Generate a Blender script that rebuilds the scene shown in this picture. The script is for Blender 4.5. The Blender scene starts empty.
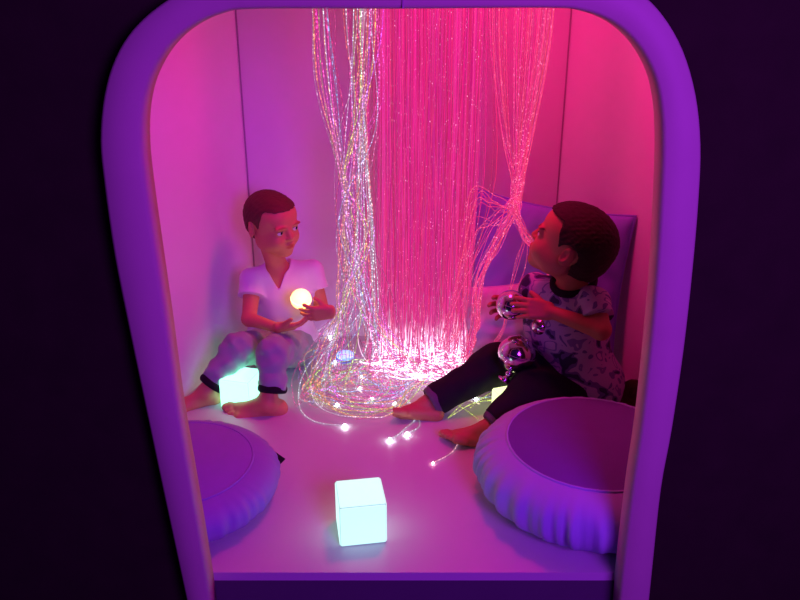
import bpy, math, random
import numpy as np
import openvdb as vdb
from mathutils import Vector, Matrix

random.seed(7)
rng = np.random.default_rng(7)
scn = bpy.context.scene
COL = scn.collection
V = Vector

# ------------------------------------------------------------------ camera
CAM_H, PITCH, FOC = 1.12, math.radians(22), 800.0
cam_d = bpy.data.cameras.new('camera')
cam_d.sensor_width = 36
cam_d.lens = 36 * FOC / 800
cam_d.clip_start = 0.02
cam = bpy.data.objects.new('camera', cam_d)
COL.objects.link(cam)
cam.location = (0, 0, CAM_H)
cam.rotation_euler = (math.radians(90) - PITCH, 0, 0)
scn.camera = cam
scn.view_settings.view_transform = 'Standard'
scn.view_settings.look = 'None'
scn.view_settings.exposure = 0
scn.view_settings.gamma = 1
try:
    scn.view_settings.use_curve_mapping = False
except Exception:
    pass
scn.cycles.use_denoising = True
scn.cycles.max_bounces = 6
scn.cycles.transparent_max_bounces = 40
scn.cycles.sample_clamp_indirect = 6

CT, ST = math.cos(PITCH), math.sin(PITCH)


def P(px, py, Y=None, Z=None):
    """world point seen at a photo position, at a given distance Y or height Z"""
    u, v = (px - 400) / FOC, (300 - py) / FOC
    d = V((u, CT + v * ST, -ST + v * CT))
    t = Y / d.y if Y is not None else (Z - CAM_H) / d.z
    return V((0, 0, CAM_H)) + d * t


# ------------------------------------------------------------------ materials
def new_mat(name):
    m = bpy.data.materials.new(name)
    m.use_nodes = True
    return m, m.node_tree.nodes, m.node_tree.links


def fabric(name, col, rough=0.85, bump=0.15, scale=600, sheen=0.0, var=0.06):
    m, n, l = new_mat(name)
    b = n['Principled BSDF']
    b.inputs['Roughness'].default_value = rough
    b.inputs['Specular IOR Level'].default_value = 0.2
    b.inputs['Sheen Weight'].default_value = sheen
    tc = n.new('ShaderNodeTexCoord')
    no = n.new('ShaderNodeTexNoise'); no.inputs['Scale'].default_value = 14
    no.inputs['Detail'].default_value = 4
    l.new(tc.outputs['Object'], no.inputs['Vector'])
    mx = n.new('ShaderNodeMix'); mx.data_type = 'RGBA'
    mx.inputs[6].default_value = (*[c * (1 - var) for c in col], 1)
    mx.inputs[7].default_value = (*[min(1, c * (1 + var)) for c in col], 1)
    l.new(no.outputs['Fac'], mx.inputs[0]); l.new(mx.outputs[2], b.inputs['Base Color'])
    n2 = n.new('ShaderNodeTexNoise'); n2.inputs['Scale'].default_value = scale
    l.new(tc.outputs['Object'], n2.inputs['Vector'])
    bp = n.new('ShaderNodeBump'); bp.inputs['Strength'].default_value = bump
    bp.inputs['Distance'].default_value = 0.001
    l.new(n2.outputs['Fac'], bp.inputs['Height']); l.new(bp.outputs['Normal'], b.inputs['Normal'])
    return m


def plain(name, col, rough=0.5, metal=0.0, spec=0.5):
    m, n, l = new_mat(name)
    b = n['Principled BSDF']
    b.inputs['Base Color'].default_value = (*col, 1)
    b.inputs['Roughness'].default_value = rough
    b.inputs['Metallic'].default_value = metal
    b.inputs['Specular IOR Level'].default_value = spec
    return m


def glow(name, col, strength, base=(0.9, 0.9, 0.9)):
    m, n, l = new_mat(name)
    b = n['Principled BSDF']
    b.inputs['Base Color'].default_value = (*base, 1)
    b.inputs['Roughness'].default_value = 0.35
    b.inputs['Emission Color'].default_value = (*col, 1)
    b.inputs['Emission Strength'].default_value = strength
    return m


def skin_mat(name, col):
    m, n, l = new_mat(name)
    b = n['Principled BSDF']
    b.inputs['Roughness'].default_value = 0.55
    b.inputs['Specular IOR Level'].default_value = 0.35
    a = n.new('ShaderNodeVertexColor'); a.layer_name = 'tint'
    mx = n.new('ShaderNodeMix'); mx.data_type = 'RGBA'; mx.blend_type = 'MULTIPLY'
    mx.inputs[0].default_value = 1
    mx.inputs[6].default_value = (*col, 1)
    l.new(a.outputs['Color'], mx.inputs[7])
    l.new(mx.outputs[2], b.inputs['Base Color'])
    return m


def strand_mat(name, lo, hi, scale=330, thr=0.6, white=0.3, clear=0.0):
    """PVC sheathed fibre that leaks light in small sparkles; colour comes per vertex"""
    m, n, l = new_mat(name)
    b = n['Principled BSDF']
    b.inputs['Base Color'].default_value = (0.22, 0.18, 0.24, 1)
    b.inputs['Roughness'].default_value = 0.25
    a = n.new('ShaderNodeVertexColor'); a.layer_name = 'tint'
    g = n.new('ShaderNodeTexCoord')
    no = n.new('ShaderNodeTexNoise'); no.inputs['Scale'].default_value = scale
    no.inputs['Detail'].default_value = 1
    l.new(g.outputs['Object'], no.inputs['Vector'])
    mr = n.new('ShaderNodeMapRange')
    mr.inputs['From Min'].default_value = thr; mr.inputs['From Max'].default_value = thr + 0.08
    mr.inputs['To Min'].default_value = lo; mr.inputs['To Max'].default_value = hi
    l.new(no.outputs['Fac'], mr.inputs['Value'])
    mw = n.new('ShaderNodeMapRange')
    mw.inputs['From Min'].default_value = thr; mw.inputs['From Max'].default_value = thr + 0.08
    mw.inputs['To Min'].default_value = 0; mw.inputs['To Max'].default_value = white
    l.new(no.outputs['Fac'], mw.inputs['Value'])
    mx = n.new('ShaderNodeMix'); mx.data_type = 'RGBA'
    l.new(mw.outputs['Result'], mx.inputs[0]); l.new(a.outputs['Color'], mx.inputs[6])
    mx.inputs[7].default_value = (1, 0.85, 0.95, 1)
    l.new(mx.outputs[2], b.inputs['Emission Color'])
    l.new(mr.outputs['Result'], b.inputs['Emission Strength'])
    if clear > 0:                                   # clear plastic sheath lets the background through
        tr = n.new('ShaderNodeBsdfTransparent'); ms = n.new('ShaderNodeMixShader')
        ms.inputs[0].default_value = clear
        l.new(b.outputs[0], ms.inputs[1]); l.new(tr.outputs[0], ms.inputs[2])
        l.new(ms.outputs[0], n['Material Output'].inputs['Surface'])
    m.cycles.emission_sampling = 'NONE'
    return m


M = {}
M['wall'] = fabric('wall_white_board', (0.80, 0.78, 0.80), rough=0.6, bump=0.05, scale=120, var=0.02)
M['seam'] = plain('dark_seam', (0.40, 0.33, 0.40), 0.9)
M['floor'] = fabric('floor_vinyl', (0.58, 0.60, 0.62), rough=0.38, bump=0.04, scale=200, var=0.02)
M['floor'].node_tree.nodes['Principled BSDF'].inputs['Specular IOR Level'].default_value = 0.5
M['riser'] = fabric('platform_side_vinyl', (0.10, 0.09, 0.12), rough=0.6, bump=0.05)
M['frame'] = fabric('padded_frame_vinyl', (0.50, 0.48, 0.40), rough=0.5, bump=0.06, scale=150, var=0.05)
M['outer'] = fabric('dark_outer_cloth', (0.022, 0.020, 0.012), rough=0.95, bump=0.2, scale=250, var=0.3)
M['ground'] = fabric('room_carpet', (0.05, 0.045, 0.05), rough=1, bump=0.4, scale=300)
M['pillow_blue'] = fabric('pillow_blue_cotton', (0.30, 0.30, 0.85), bump=0.2)
M['pillow_light'] = fabric('pillow_pale_cotton', (0.72, 0.62, 0.82), bump=0.2)
M['pouffe'] = fabric('pouffe_side_cotton', (0.40, 0.52, 0.74), bump=0.25)
M['pouffe_top'] = fabric('pouffe_top_cotton', (0.16, 0.12, 0.36), bump=0.2)
M['pouffe_l'] = fabric('pouffe_purple_cotton', (0.30, 0.24, 0.60), bump=0.2)
M['skin'] = skin_mat('child_skin', (0.62, 0.30, 0.13))
M['skin2'] = skin_mat('child_skin_tan', (0.48, 0.20, 0.09))
M['hair_l'] = fabric('short_brown_hair', (0.13, 0.055, 0.03), rough=0.7, bump=0.9, scale=420, var=0.3)
M['hair_r'] = fabric('short_dark_hair', (0.035, 0.018, 0.012), rough=0.7, bump=0.9, scale=420, var=0.3)
M['white_shirt'] = fabric('white_cotton_jersey', (0.80, 0.80, 0.84), bump=0.12)
M['grey_trousers'] = fabric('grey_green_cotton', (0.32, 0.44, 0.40), bump=0.2)
M['black_rib'] = fabric('black_ribbed_band', (0.012, 0.012, 0.016), bump=0.3)
M['black_trousers'] = fabric('black_cotton', (0.012, 0.011, 0.016), bump=0.2)
M['dark_cuff'] = fabric('dark_grey_turn_up', (0.13, 0.10, 0.14), bump=0.3)
M['brown_plush'] = fabric('brown_plush', (0.09, 0.05, 0.025), rough=1, bump=1, scale=160, var=0.4)
M['silver'] = plain('mirrored_steel', (0.72, 0.66, 0.72), 0.12, 1.0)
M['black_tag'] = fabric('black_woven_tag', (0.01, 0.01, 0.014), bump=0.4)
M['eye'] = plain('eye_white', (0.75, 0.72, 0.7), 0.15)
M['iris'] = plain('dark_iris', (0.02, 0.015, 0.012), 0.1)


def camo():
    m, n, l = new_mat('patterned_jersey')
    b = n['Principled BSDF']; b.inputs['Roughness'].default_value = 0.9
    tc = n.new('ShaderNodeTexCoord')
    no = n.new('ShaderNodeTexNoise'); no.inputs['Scale'].default_value = 24
    no.inputs['Detail'].default_value = 1; no.inputs['Distortion'].default_value = 0.5
    r = n.new('ShaderNodeValToRGB'); r.color_ramp.interpolation = 'CONSTANT'
    e = r.color_ramp.elements
    e[0].position = 0; e[0].color = (0.03, 0.03, 0.08, 1)
    e[1].position = 0.47; e[1].color = (0.48, 0.40, 0.54, 1)
    k = r.color_ramp.elements.new(0.40); k.color = (0.16, 0.12, 0.30, 1)
    k = r.color_ramp.elements.new(0.60); k.color = (0.22, 0.16, 0.36, 1)
    k = r.color_ramp.elements.new(0.66); k.color = (0.55, 0.47, 0.58, 1)
    l.new(tc.outputs['Object'], no.inputs['Vector']); l.new(no.outputs['Fac'], r.inputs['Fac'])
    l.new(r.outputs['Color'], b.inputs['Base Color'])
    return m


M['camo'] = camo()


# ------------------------------------------------------------------ object helpers
def tag(o, label=None, cat=None, group=None, kind=None):
    if label: o['label'] = label
    if cat: o['category'] = cat
    if group: o['group'] = group
    if kind: o['kind'] = kind
    return o


def empty(name, loc, label, cat, group=None):
    o = bpy.data.objects.new(name, None)
    o.empty_display_size = 0.05
    COL.objects.link(o)
    o.location = loc
    return tag(o, label, cat, group)


def mesh_obj(name, verts, faces, mat, parent=None, smooth=True, origin=None):
    """verts in world coordinates; stored relative to origin (or the parent's location)"""
    base = V(origin) if origin is not None else (V(parent.location) if parent else V((0, 0, 0)))
    me = bpy.data.meshes.new(name)
    vv = np.asarray(verts, dtype=float) - np.array(base)
    me.from_pydata(vv.tolist(), [], [list(f) for f in faces])
    me.validate()
    me.update()
    if smooth:
        me.polygons.foreach_set('use_smooth', [True] * len(me.polygons))
    me.materials.append(mat)
    o = bpy.data.objects.new(name, me)
    COL.objects.link(o)
    if parent:
        o.parent = parent
        o.location = base - V(parent.location)
    else:
        o.location = base
    return o


def tint(o, cols):
    a = o.data.color_attributes.new('tint', 'FLOAT_COLOR', 'POINT')
    c = np.ones((len(o.data.vertices), 4)); c[:, :3] = cols
    a.data.foreach_set('color', c.ravel())


def box_geo(lo, hi):
    x0, y0, z0 = lo; x1, y1, z1 = hi
    v = [(x0, y0, z0), (x1, y0, z0), (x1, y1, z0), (x0, y1, z0), (x0, y0, z1), (x1, y0, z1), (x1, y1, z1), (x0, y1, z1)]
    f = [(0, 3, 2, 1), (4, 5, 6, 7), (0, 1, 5, 4), (1, 2, 6, 5), (2, 3, 7, 6), (3, 0, 4, 7)]
    return v, f


def bevel(o, w, seg=2):
    m = o.modifiers.new('bevel', 'BEVEL'); m.width = w; m.segments = seg; m.limit_method = 'ANGLE'
    return o


def prism(name, pts, z0, z1, mat, parent=None):
    n = len(pts)
    v = [(x, y, z0) for x, y in pts] + [(x, y, z1) for x, y in pts]
    f = [tuple(range(n))[::-1], tuple(range(n, 2 * n))] + [(i, (i + 1) % n, n + (i + 1) % n, n + i) for i in range(n)]
    return mesh_obj(name, v, f, mat, parent, smooth=False)


def frame_tube(pts):
    p = np.asarray(pts, float)
    t = np.gradient(p, axis=0)
    t /= np.linalg.norm(t, axis=1)[:, None] + 1e-9
    ref = np.where(np.abs(t[:, 2:3]) > 0.9, np.array([[1., 0, 0]]), np.array([[0., 0, 1]]))
    a = np.cross(t, ref); a /= np.linalg.norm(a, axis=1)[:, None] + 1e-9
    # keep frames from flipping
    for i in range(1, len(a)):
        pr = a[i - 1] - t[i] * np.dot(a[i - 1], t[i])
        nn = np.linalg.norm(pr)
        if nn > 1e-6: a[i] = pr / nn
    b = np.cross(t, a)
    return p, a, b


def tube_geo(pts, r, sides=5, off=0):
    p, a, b = frame_tube(pts)
    n = len(p)
    r = np.broadcast_to(r, (n,))
    ang = np.arange(sides) * 2 * math.pi / sides
    v = (p[:, None, :] + r[:, None, None] * (np.cos(ang)[None, :, None] * a[:, None, :] + np.sin(ang)[None, :, None] * b[:, None, :])).reshape(-1, 3)
    f = []
    for i in range(n - 1):
        for j in range(sides):
            k = (j + 1) % sides
            f.append((off + i * sides + j, off + i * sides + k, off + (i + 1) * sides + k, off + (i + 1) * sides + j))
    f.append(tuple(off + j for j in range(sides))[::-1])
    f.append(tuple(off + (n - 1) * sides + j for j in range(sides)))
    return v, f


def ring_obj(name, c, axis, R, r, mat, parent, flat=1.0, ell=1.0):
    ax = V(axis).normalized()
    u = ax.orthogonal().normalized(); w = ax.cross(u)
    v, f = [], []
    N, K = 40, 10
    for i in range(N):
        a = i * 2 * math.pi / N
        d = u * math.cos(a) + w * math.sin(a) * ell
        for j in range(K):
            b = j * 2 * math.pi / K
            v.append(V(c) + d * (R + r * math.cos(b)) + ax * (r * flat * math.sin(b)))
    for i in range(N):
        for j in range(K):
            f.append((i * K + j, ((i + 1) % N) * K + j, ((i + 1) % N) * K + (j + 1) % K, i * K + (j + 1) % K))
    return mesh_obj(name, v, f, mat, parent)


def sphere_geo(c, r, nu=32, nv=20, axis=None, rad=None):
    v, f = [], []
    R = axis.to_track_quat('Z', 'Y').to_matrix() if axis is not None else Matrix.Identity(3)
    rr = rad or (r, r, r)
    for j in range(nv + 1):
        th = math.pi * j / nv
        for i in range(nu):
            ph = 2 * math.pi * i / nu
            v.append(V(c) + R @ V((rr[0] * math.sin(th) * math.cos(ph), rr[1] * math.sin(th) * math.sin(ph), rr[2] * math.cos(th))))
    for j in range(nv):
        for i in range(nu):
            k = (i + 1) % nu
            f.append((j * nu + i, (j + 1) * nu + i, (j + 1) * nu + k, j * nu + k))
    return v, f


# ------------------------------------------------------------------ signed distance modelling
class Field:
    def __init__(s, lo, hi, h):
        s.lo = np.array(lo, float); s.h = h
        s.n = np.ceil((np.array(hi) - s.lo) / h).astype(int) + 1
        s.phi = np.full(s.n, 0.1, np.float32)

    def sub(s, lo, hi):
        a = np.clip(np.floor((np.array(lo) - s.lo) / s.h).astype(int), 0, s.n - 1)
        b = np.clip(np.ceil((np.array(hi) - s.lo) / s.h).astype(int) + 1, 1, s.n)
        sl = tuple(slice(int(i), int(j)) for i, j in zip(a, b))
        g = [s.lo[k] + s.h * np.arange(a[k], b[k]) for k in range(3)]
        return sl, g[0][:, None, None], g[1][None, :, None], g[2][None, None, :]

    def op(s, fn, lo, hi, k=0.004, mode='add'):
        pad = 0.012 + k
        sl, X, Y, Z = s.sub(np.array(lo) - pad, np.array(hi) + pad)
        if 0 in s.phi[sl].shape: return
        d = fn(X, Y, Z)
        a = s.phi[sl]
        if mode == 'add':
            h = np.maximum(k - np.abs(a - d), 0) / max(k, 1e-6)
            s.phi[sl] = np.minimum(a, d) - h * h * k * 0.25
        else:
            d = -d
            h = np.maximum(k - np.abs(a - d), 0) / max(k, 1e-6)
            s.phi[sl] = np.maximum(a, d) + h * h * k * 0.25

    def cap(s, a, b, ra, rb=None, k=0.004, mode='add'):
        rb = ra if rb is None else rb
        a = np.array(a, float); b = np.array(b, float); ba = b - a
        L = max(np.dot(ba, ba), 1e-9)

        def fn(X, Y, Z):
            t = np.clip(((X - a[0]) * ba[0] + (Y - a[1]) * ba[1] + (Z - a[2]) * ba[2]) / L, 0, 1)
            return np.sqrt((X - a[0] - ba[0] * t) ** 2 + (Y - a[1] - ba[1] * t) ** 2 + (Z - a[2] - ba[2] * t) ** 2) - (ra + (rb - ra) * t)
        r = max(ra, rb)
        s.op(fn, np.minimum(a, b) - r, np.maximum(a, b) + r, k, mode)

    def capcut(s, a, b, ra, rb, p, n, k=0.01):
        a = np.array(a, float); b = np.array(b, float); ba = b - a; L = np.dot(ba, ba)
        p = np.array(p, float); n = np.array(n, float); n = n / np.linalg.norm(n)

        def fn(X, Y, Z):
            t = np.clip(((X - a[0]) * ba[0] + (Y - a[1]) * ba[1] + (Z - a[2]) * ba[2]) / L, 0, 1)
            d = np.sqrt((X - a[0] - ba[0] * t) ** 2 + (Y - a[1] - ba[1] * t) ** 2 + (Z - a[2] - ba[2] * t) ** 2) - (ra + (rb - ra) * t)
            return np.maximum(d, (X - p[0]) * n[0] + (Y - p[1]) * n[1] + (Z - p[2]) * n[2])
        r = max(ra, rb)
        s.op(fn, np.minimum(a, b) - r, np.maximum(a, b) + r, k)

    def chain(s, pts, rs, k=0.01):
        for i in range(len(pts) - 1):
            s.cap(pts[i], pts[i + 1], rs[i], rs[i + 1], k)

    def ell(s, c, rad, R=None, k=0.004, mode='add'):
        c = np.array(c, float); rad = np.array(rad, float)
        R = np.eye(3) if R is None else np.array(R)

        def fn(X, Y, Z):
            dx, dy, dz = X - c[0], Y - c[1], Z - c[2]
            q = [(dx * R[0, i] + dy * R[1, i] + dz * R[2, i]) for i in range(3)]
            k0 = np.sqrt(sum((q[i] / rad[i]) ** 2 for i in range(3)))
            k1 = np.sqrt(sum((q[i] / rad[i] ** 2) ** 2 for i in range(3)))
            return k0 * (k0 - 1) / (k1 + 1e-9)
        m = np.sqrt(((R * rad[None, :]) ** 2).sum(1))
        s.op(fn, c - m, c + m, k, mode)

    def cut(s, p, nrm, region=None):
        """remove everything on the side the normal points to (inside a ball region)"""
        p = np.array(p, float); nrm = np.array(nrm, float); nrm /= np.linalg.norm(nrm)
        r = region or 10
        sl, X, Y, Z = s.sub(p - r, p + r)
        d = (X - p[0]) * nrm[0] + (Y - p[1]) * nrm[1] + (Z - p[2]) * nrm[2]
        if region:
            q = np.sqrt((X - p[0]) ** 2 + (Y - p[1]) ** 2 + (Z - p[2]) ** 2) - region
            d = np.minimum(d, -q)
        s.phi[sl] = np.maximum(s.phi[sl], d)

    def ripple(s, amp, freq, n=9, seed=1, stretch=(1, 1, 1)):
        r = np.random.default_rng(seed)
        sl, X, Y, Z = s.sub(s.lo, s.lo + s.n * s.h)
        tot = 0
        for i in range(n):
            d = r.normal(size=3) * np.array(stretch); d /= np.linalg.norm(d)
            f = freq * r.uniform(0.6, 1.5); ph = r.uniform(0, 6.28)
            tot = tot + np.sin((X * d[0] + Y * d[1] + Z * d[2]) * f + ph)
        s.phi += (amp * tot / math.sqrt(n)).astype(np.float32)

    def build(s, name, mat, parent, keep_largest=True):
        g = vdb.FloatGrid(1.0)
        g.copyFromArray(s.phi)
        p, q = g.convertToQuads(isovalue=0.0)
        p = np.asarray(p) * s.h + s.lo
        q = np.asarray(q)
        if keep_largest and len(p):
            lab = np.arange(len(p))
            while True:
                m = lab[q].min(1)
                new = lab.copy()
                for c in range(4): np.minimum.at(new, q[:, c], m)
                new = new[new]
                if (new == lab).all(): break
                lab = new
            u, cnt = np.unique(lab, return_counts=True)
            keep = lab == u[cnt.argmax()]
            idx = np.cumsum(keep) - 1
            q = idx[q[keep[q[:, 0]]]]
            p = p[keep]
        q = q[:, ::-1]
        # make sure the normals look outwards
        a, b, c = p[q[:, 0]], p[q[:, 1]], p[q[:, 2]]
        if np.einsum('ij,ij->i', np.cross(b - a, c - a), a - p.mean(0)).sum() < 0:
            q = q[:, ::-1]
        return mesh_obj(name, p, q, mat, parent), p


def basis(f, up):
    f = V(f).normalized(); up = V(up)
    l = up.cross(f).normalized(); u = f.cross(l)
    return Matrix((f, l, u)).transposed()      # columns: forward, left, up


def nrm(v): return V(v).normalized()


def hand(F, wrist, f, n, right, curls, thumb=(0.5, 0.3), sc=1.0, spread=0.10, r0=0.0068):
    """five fingered hand: f points to the fingers, n is the way the palm faces"""
    f = nrm(f); n = V(n); n = (n - f * n.dot(f)).normalized()
    s = f.cross(n) if right else n.cross(f)          # towards the thumb
    w = V(wrist)
    kn = []
    for i in range(4):
        o = (1.5 - i) * 0.0125 * sc
        k = w + f * (0.052 - 0.003 * abs(i - 1)) * sc + s * o
        F.cap(w + s * o * 0.7, k, 0.0105 * sc, 0.0085 * sc, 0.006)
        kn.append(k)
    F.cap(w + s * 0.008 * sc + n * 0.006 * sc, w + f * 0.03 * sc + s * 0.014 * sc + n * 0.006 * sc, 0.011 * sc, 0.009 * sc, 0.006)
    lens = [(0.020, 0.014, 0.011), (0.023, 0.016, 0.012), (0.021, 0.015, 0.011), (0.016, 0.011, 0.010)]
    for i in range(4):
        d = (f + s * (1.5 - i) * spread).normalized()
        p = kn[i]; r = r0 * sc * (0.88 if i == 3 else 1)
        ang = 0
        for j in range(3):
            ang += curls[i][j]
            dd = d * math.cos(ang) + n * math.sin(ang)
            q = p + dd * lens[i][j] * sc
            F.cap(p, q, r, r * 0.9, 0.002)
            p = q; r *= 0.9
    b = w + f * 0.016 * sc + s * 0.016 * sc + n * 0.004 * sc
    a1, a2 = thumb
    d = (f * math.cos(0.75) + s * math.sin(0.75)); d = (d * math.cos(a1) + n * math.sin(a1)).normalized()
    q = b + d * 0.024 * sc
    F.cap(b, q, 0.0092 * sc, 0.0078 * sc, 0.005)
    d2 = (d * math.cos(a2) + (f * 0.6 + n).normalized() * math.sin(a2)).normalized()
    q2 = q + d2 * 0.019 * sc
    F.cap(q, q2, 0.0078 * sc, 0.0062 * sc, 0.002)


def foot(F, ankle, f, up, right, L=0.14):
    f = nrm(f); up = V(up); up = (up - f * up.dot(f)).normalized()
    s = up.cross(f) * (1 if right else -1)           # towards the big toe
    A = V(ankle); c = L / 0.14
    heel = A - f * 0.022 * c - up * 0.026 * c
    F.cap(A, heel, 0.021 * c, 0.020 * c, 0.012)
    for o, r in ((0.014, 0.0155), (-0.012, 0.0135)):
        F.cap(heel, A + f * 0.068 * c - up * 0.033 * c + s * o * c, 0.019 * c, r * c, 0.012)
    F.cap(A + up * 0.004, A + f * 0.055 * c - up * 0.024 * c + s * 0.006 * c, 0.020 * c, 0.013 * c, 0.014)
    for i in range(5):
        o = 0.021 - 0.0105 * i
        b = A + f * (0.076 - 0.002 * i * i * 0.5) * c - up * 0.036 * c + s * o * c
        ln = (0.024, 0.021, 0.018, 0.015, 0.012)[i] * c
        r = (0.0115, 0.0085, 0.008, 0.0075, 0.007)[i] * c
        F.cap(b - f * 0.012 * c, b + f * ln * 0.55 + up * 0.002, r, r, 0.003)
        F.cap(b + f * ln * 0.55 + up * 0.002, b + f * ln, r, r * 0.85, 0.001)


def head(F, C, R, sc):
    T = lambda x, y, z: V(C) + R @ (V((x, y, z)) * sc)
    Rn = np.array(R)
    F.ell(T(-0.010, 0, 0.026), np.array((0.088, 0.070, 0.074)) * sc, Rn, 0.01)
    F.ell(T(0.030, 0, 0.040), np.array((0.050, 0.058, 0.045)) * sc, Rn, 0.02)
    F.ell(T(0.026, 0, -0.030), np.array((0.056, 0.054, 0.058)) * sc, Rn, 0.025)
    for y in (-1, 1):
        F.ell(T(0.050, y * 0.030, -0.030), np.array((0.029, 0.026, 0.028)) * sc, Rn, 0.015)
        F.ell(T(0.010, y * 0.046, -0.045), np.array((0.03, 0.014, 0.025)) * sc, Rn, 0.02)
    F.ell(T(0.060, 0, -0.074), np.array((0.020, 0.022, 0.016)) * sc, Rn, 0.018)
    F.ell(T(0.066, 0, -0.050), np.array((0.018, 0.024, 0.018)) * sc, Rn, 0.012)
    # sockets, lids
    for y in (-1, 1):
        F.ell(T(0.090, y * 0.029, 0.003), np.array((0.015, 0.017, 0.0115)) * sc, Rn, 0.012, 'sub')
        F.ell(T(0.0665, y * 0.029, 0.002), np.array((0.0138, 0.0152, 0.0138)) * sc, Rn, 0.004)
        F.ell(T(0.083, y * 0.030, 0.001), np.array((0.013, 0.0132, 0.0057)) * sc, Rn, 0.0015, 'sub')
        F.ell(T(0.078, y * 0.029, 0.018), np.array((0.008, 0.020, 0.005)) * sc, Rn, 0.01)
    # nose
    F.cap(T(0.078, 0, 0.008), T(0.089, 0, -0.018), 0.0062 * sc, 0.0092 * sc, 0.009)
    for y in (-1, 1):
        F.ell(T(0.083, y * 0.0085, -0.021), np.array((0.008, 0.006, 0.006)) * sc, Rn, 0.004)
        F.ell(T(0.089, y * 0.0045, -0.0275), np.array((0.003, 0.0025, 0.003)) * sc, Rn, 0.0015, 'sub')
    # lips
    F.ell(T(0.0815, 0, -0.0425), np.array((0.008, 0.017, 0.0050)) * sc, Rn, 0.004)
    F.ell(T(0.0795, 0, -0.0520), np.array((0.008, 0.014, 0.0055)) * sc, Rn, 0.004)
    F.ell(T(0.092, 0, -0.0468), np.array((0.010, 0.019, 0.0014)) * sc, Rn, 0.0015, 'sub')
    # ears
    for y in (-1, 1):
        Re = R @ Matrix.Rotation(y * 0.45, 3, 'Z') @ Matrix.Rotation(-0.2, 3, 'Y')
        F.ell(T(-0.012, y * 0.073, -0.002), np.array((0.017, 0.0072, 0.025)) * sc, np.array(Re), 0.004)
        F.ell(T(-0.004, y * 0.083, 0.000), np.array((0.010, 0.0075, 0.016)) * sc, np.array(Re), 0.003, 'sub')
        F.cap(T(-0.004, y * 0.072, -0.002), T(-0.001, y * 0.073, -0.012), 0.004 * sc, 0.004 * sc, 0.003)
    return T


def head_tint(p, C, R, sc, lips, brow):
    q = (p - np.array(C)) @ np.array(R) / sc        # head frame
    col = np.ones((len(p), 3))
    x, y, z = q[:, 0], q[:, 1], q[:, 2]

    def blend(mask, c):
        m = np.clip(mask, 0, 1)[:, None]
        col[:] = col * (1 - m) + np.array(c) * m
    lip = 1.6 - 1.6 * np.sqrt((y / 0.0185) ** 2 + ((z + 0.047) / 0.0095) ** 2) * 1.0
    blend(np.where(x > 0.06, lip * 2, 0), lips)
    for s in (-1, 1):
        yy = s * y - 0.030
        b = 1.5 - 1.5 * np.sqrt((yy / 0.019) ** 2 + ((z - 0.0205 + yy * yy * 9) / 0.0030) ** 2)
        blend(np.where(x > 0.04, b * 2.0, 0), brow)
        lid = 1.5 - 1.5 * np.sqrt((yy / 0.0145) ** 2 + ((z - 0.0065) / 0.0022) ** 2)
        blend(np.where(x > 0.055, lid * 1.5, 0), (0.25, 0.18, 0.15))
        cheek = 1 - np.sqrt((yy / 0.022) ** 2 + ((z + 0.03) / 0.02) ** 2)
        blend(np.where(x > 0.03, cheek * 0.35, 0), (1.0, 0.75, 0.75))
    return col


def eyes(root, T, R, sc, look):
    for y in (-1, 1):
        c = T(0.0665, y * 0.029, 0.002)
        v, f = sphere_geo(c, 0.0134 * sc, 24, 16)
        e = mesh_obj('eyeball', v, f, M['eye'], root)
        d = (R @ V((1, y * 0.05, 0)) + V(look)).normalized()
        v, f = sphere_geo(c + d * 0.0078 * sc, 0.0070 * sc, 20, 12)
        i = mesh_obj('iris', v, f, M['iris'], root)
        i.parent = e
        i.location = V((0, 0, 0))


def hair(root, C, R, sc, mat, lift=0.005, seed=3, low=-0.05):
    C = V(C)
    F = Field(np.array(C) - 0.14 * sc, np.array(C) + 0.14 * sc, 0.0022)
    T = lambda x, y, z: C + R @ (V((x, y, z)) * sc)
    Rn = np.array(R)
    F.ell(T(-0.010, 0, 0.026), np.array((0.088 + lift, 0.070 + lift, 0.074 + lift * 1.3)) * sc, Rn, 0.01)
    F.ell(T(0.030, 0, 0.040), np.array((0.050 + lift * 0.7, 0.058 + lift, 0.045 + lift)) * sc, Rn, 0.02)
    F.cap(T(-0.045, 0, -0.02), T(-0.045, 0, low), (0.052) * sc, 0.040 * sc, 0.02)
    sl, X, Y, Z = F.sub(F.lo, F.lo + F.n * F.h)
    Q = [((X - C[0]) * Rn[0, i] + (Y - C[1]) * Rn[1, i] + (Z - C[2]) * Rn[2, i]) / sc for i in range(3)]
    x, y, z = Q
    # hairline: distance to the face region, positive = cut away
    ay = np.abs(y)
    fringe = x - (0.050 + 0.02 * np.cos(ay * 45) - 0.0 * ay)          # in front of this and below the brow line
    topl = 0.066 - z + 0.10 * (ay - 0.02) * 0
    face = np.minimum(fringe + 0.0, topl + 0.0)
    temple = np.minimum(x - 0.014 - 0.35 * np.clip(z - 0.0, 0, 1), 0.058 - z)
    ear = np.sqrt(((x + 0.010) / 1.0) ** 2 + (z + 0.002) ** 2) - 0.027
    ear = np.where(ay > 0.05, -ear, -1)
    under = (low - z)
    neck = np.minimum(x + 0.028, -0.012 - z)
    cutd = np.maximum.reduce([face, temple, ear, neck, under + 0 * x])
    F.phi = np.maximum(F.phi, (cutd * sc).astype(np.float32))
    F.ripple(0.0006, 600, 12, seed)
    return F.build('hair', mat, root)[0]


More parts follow.
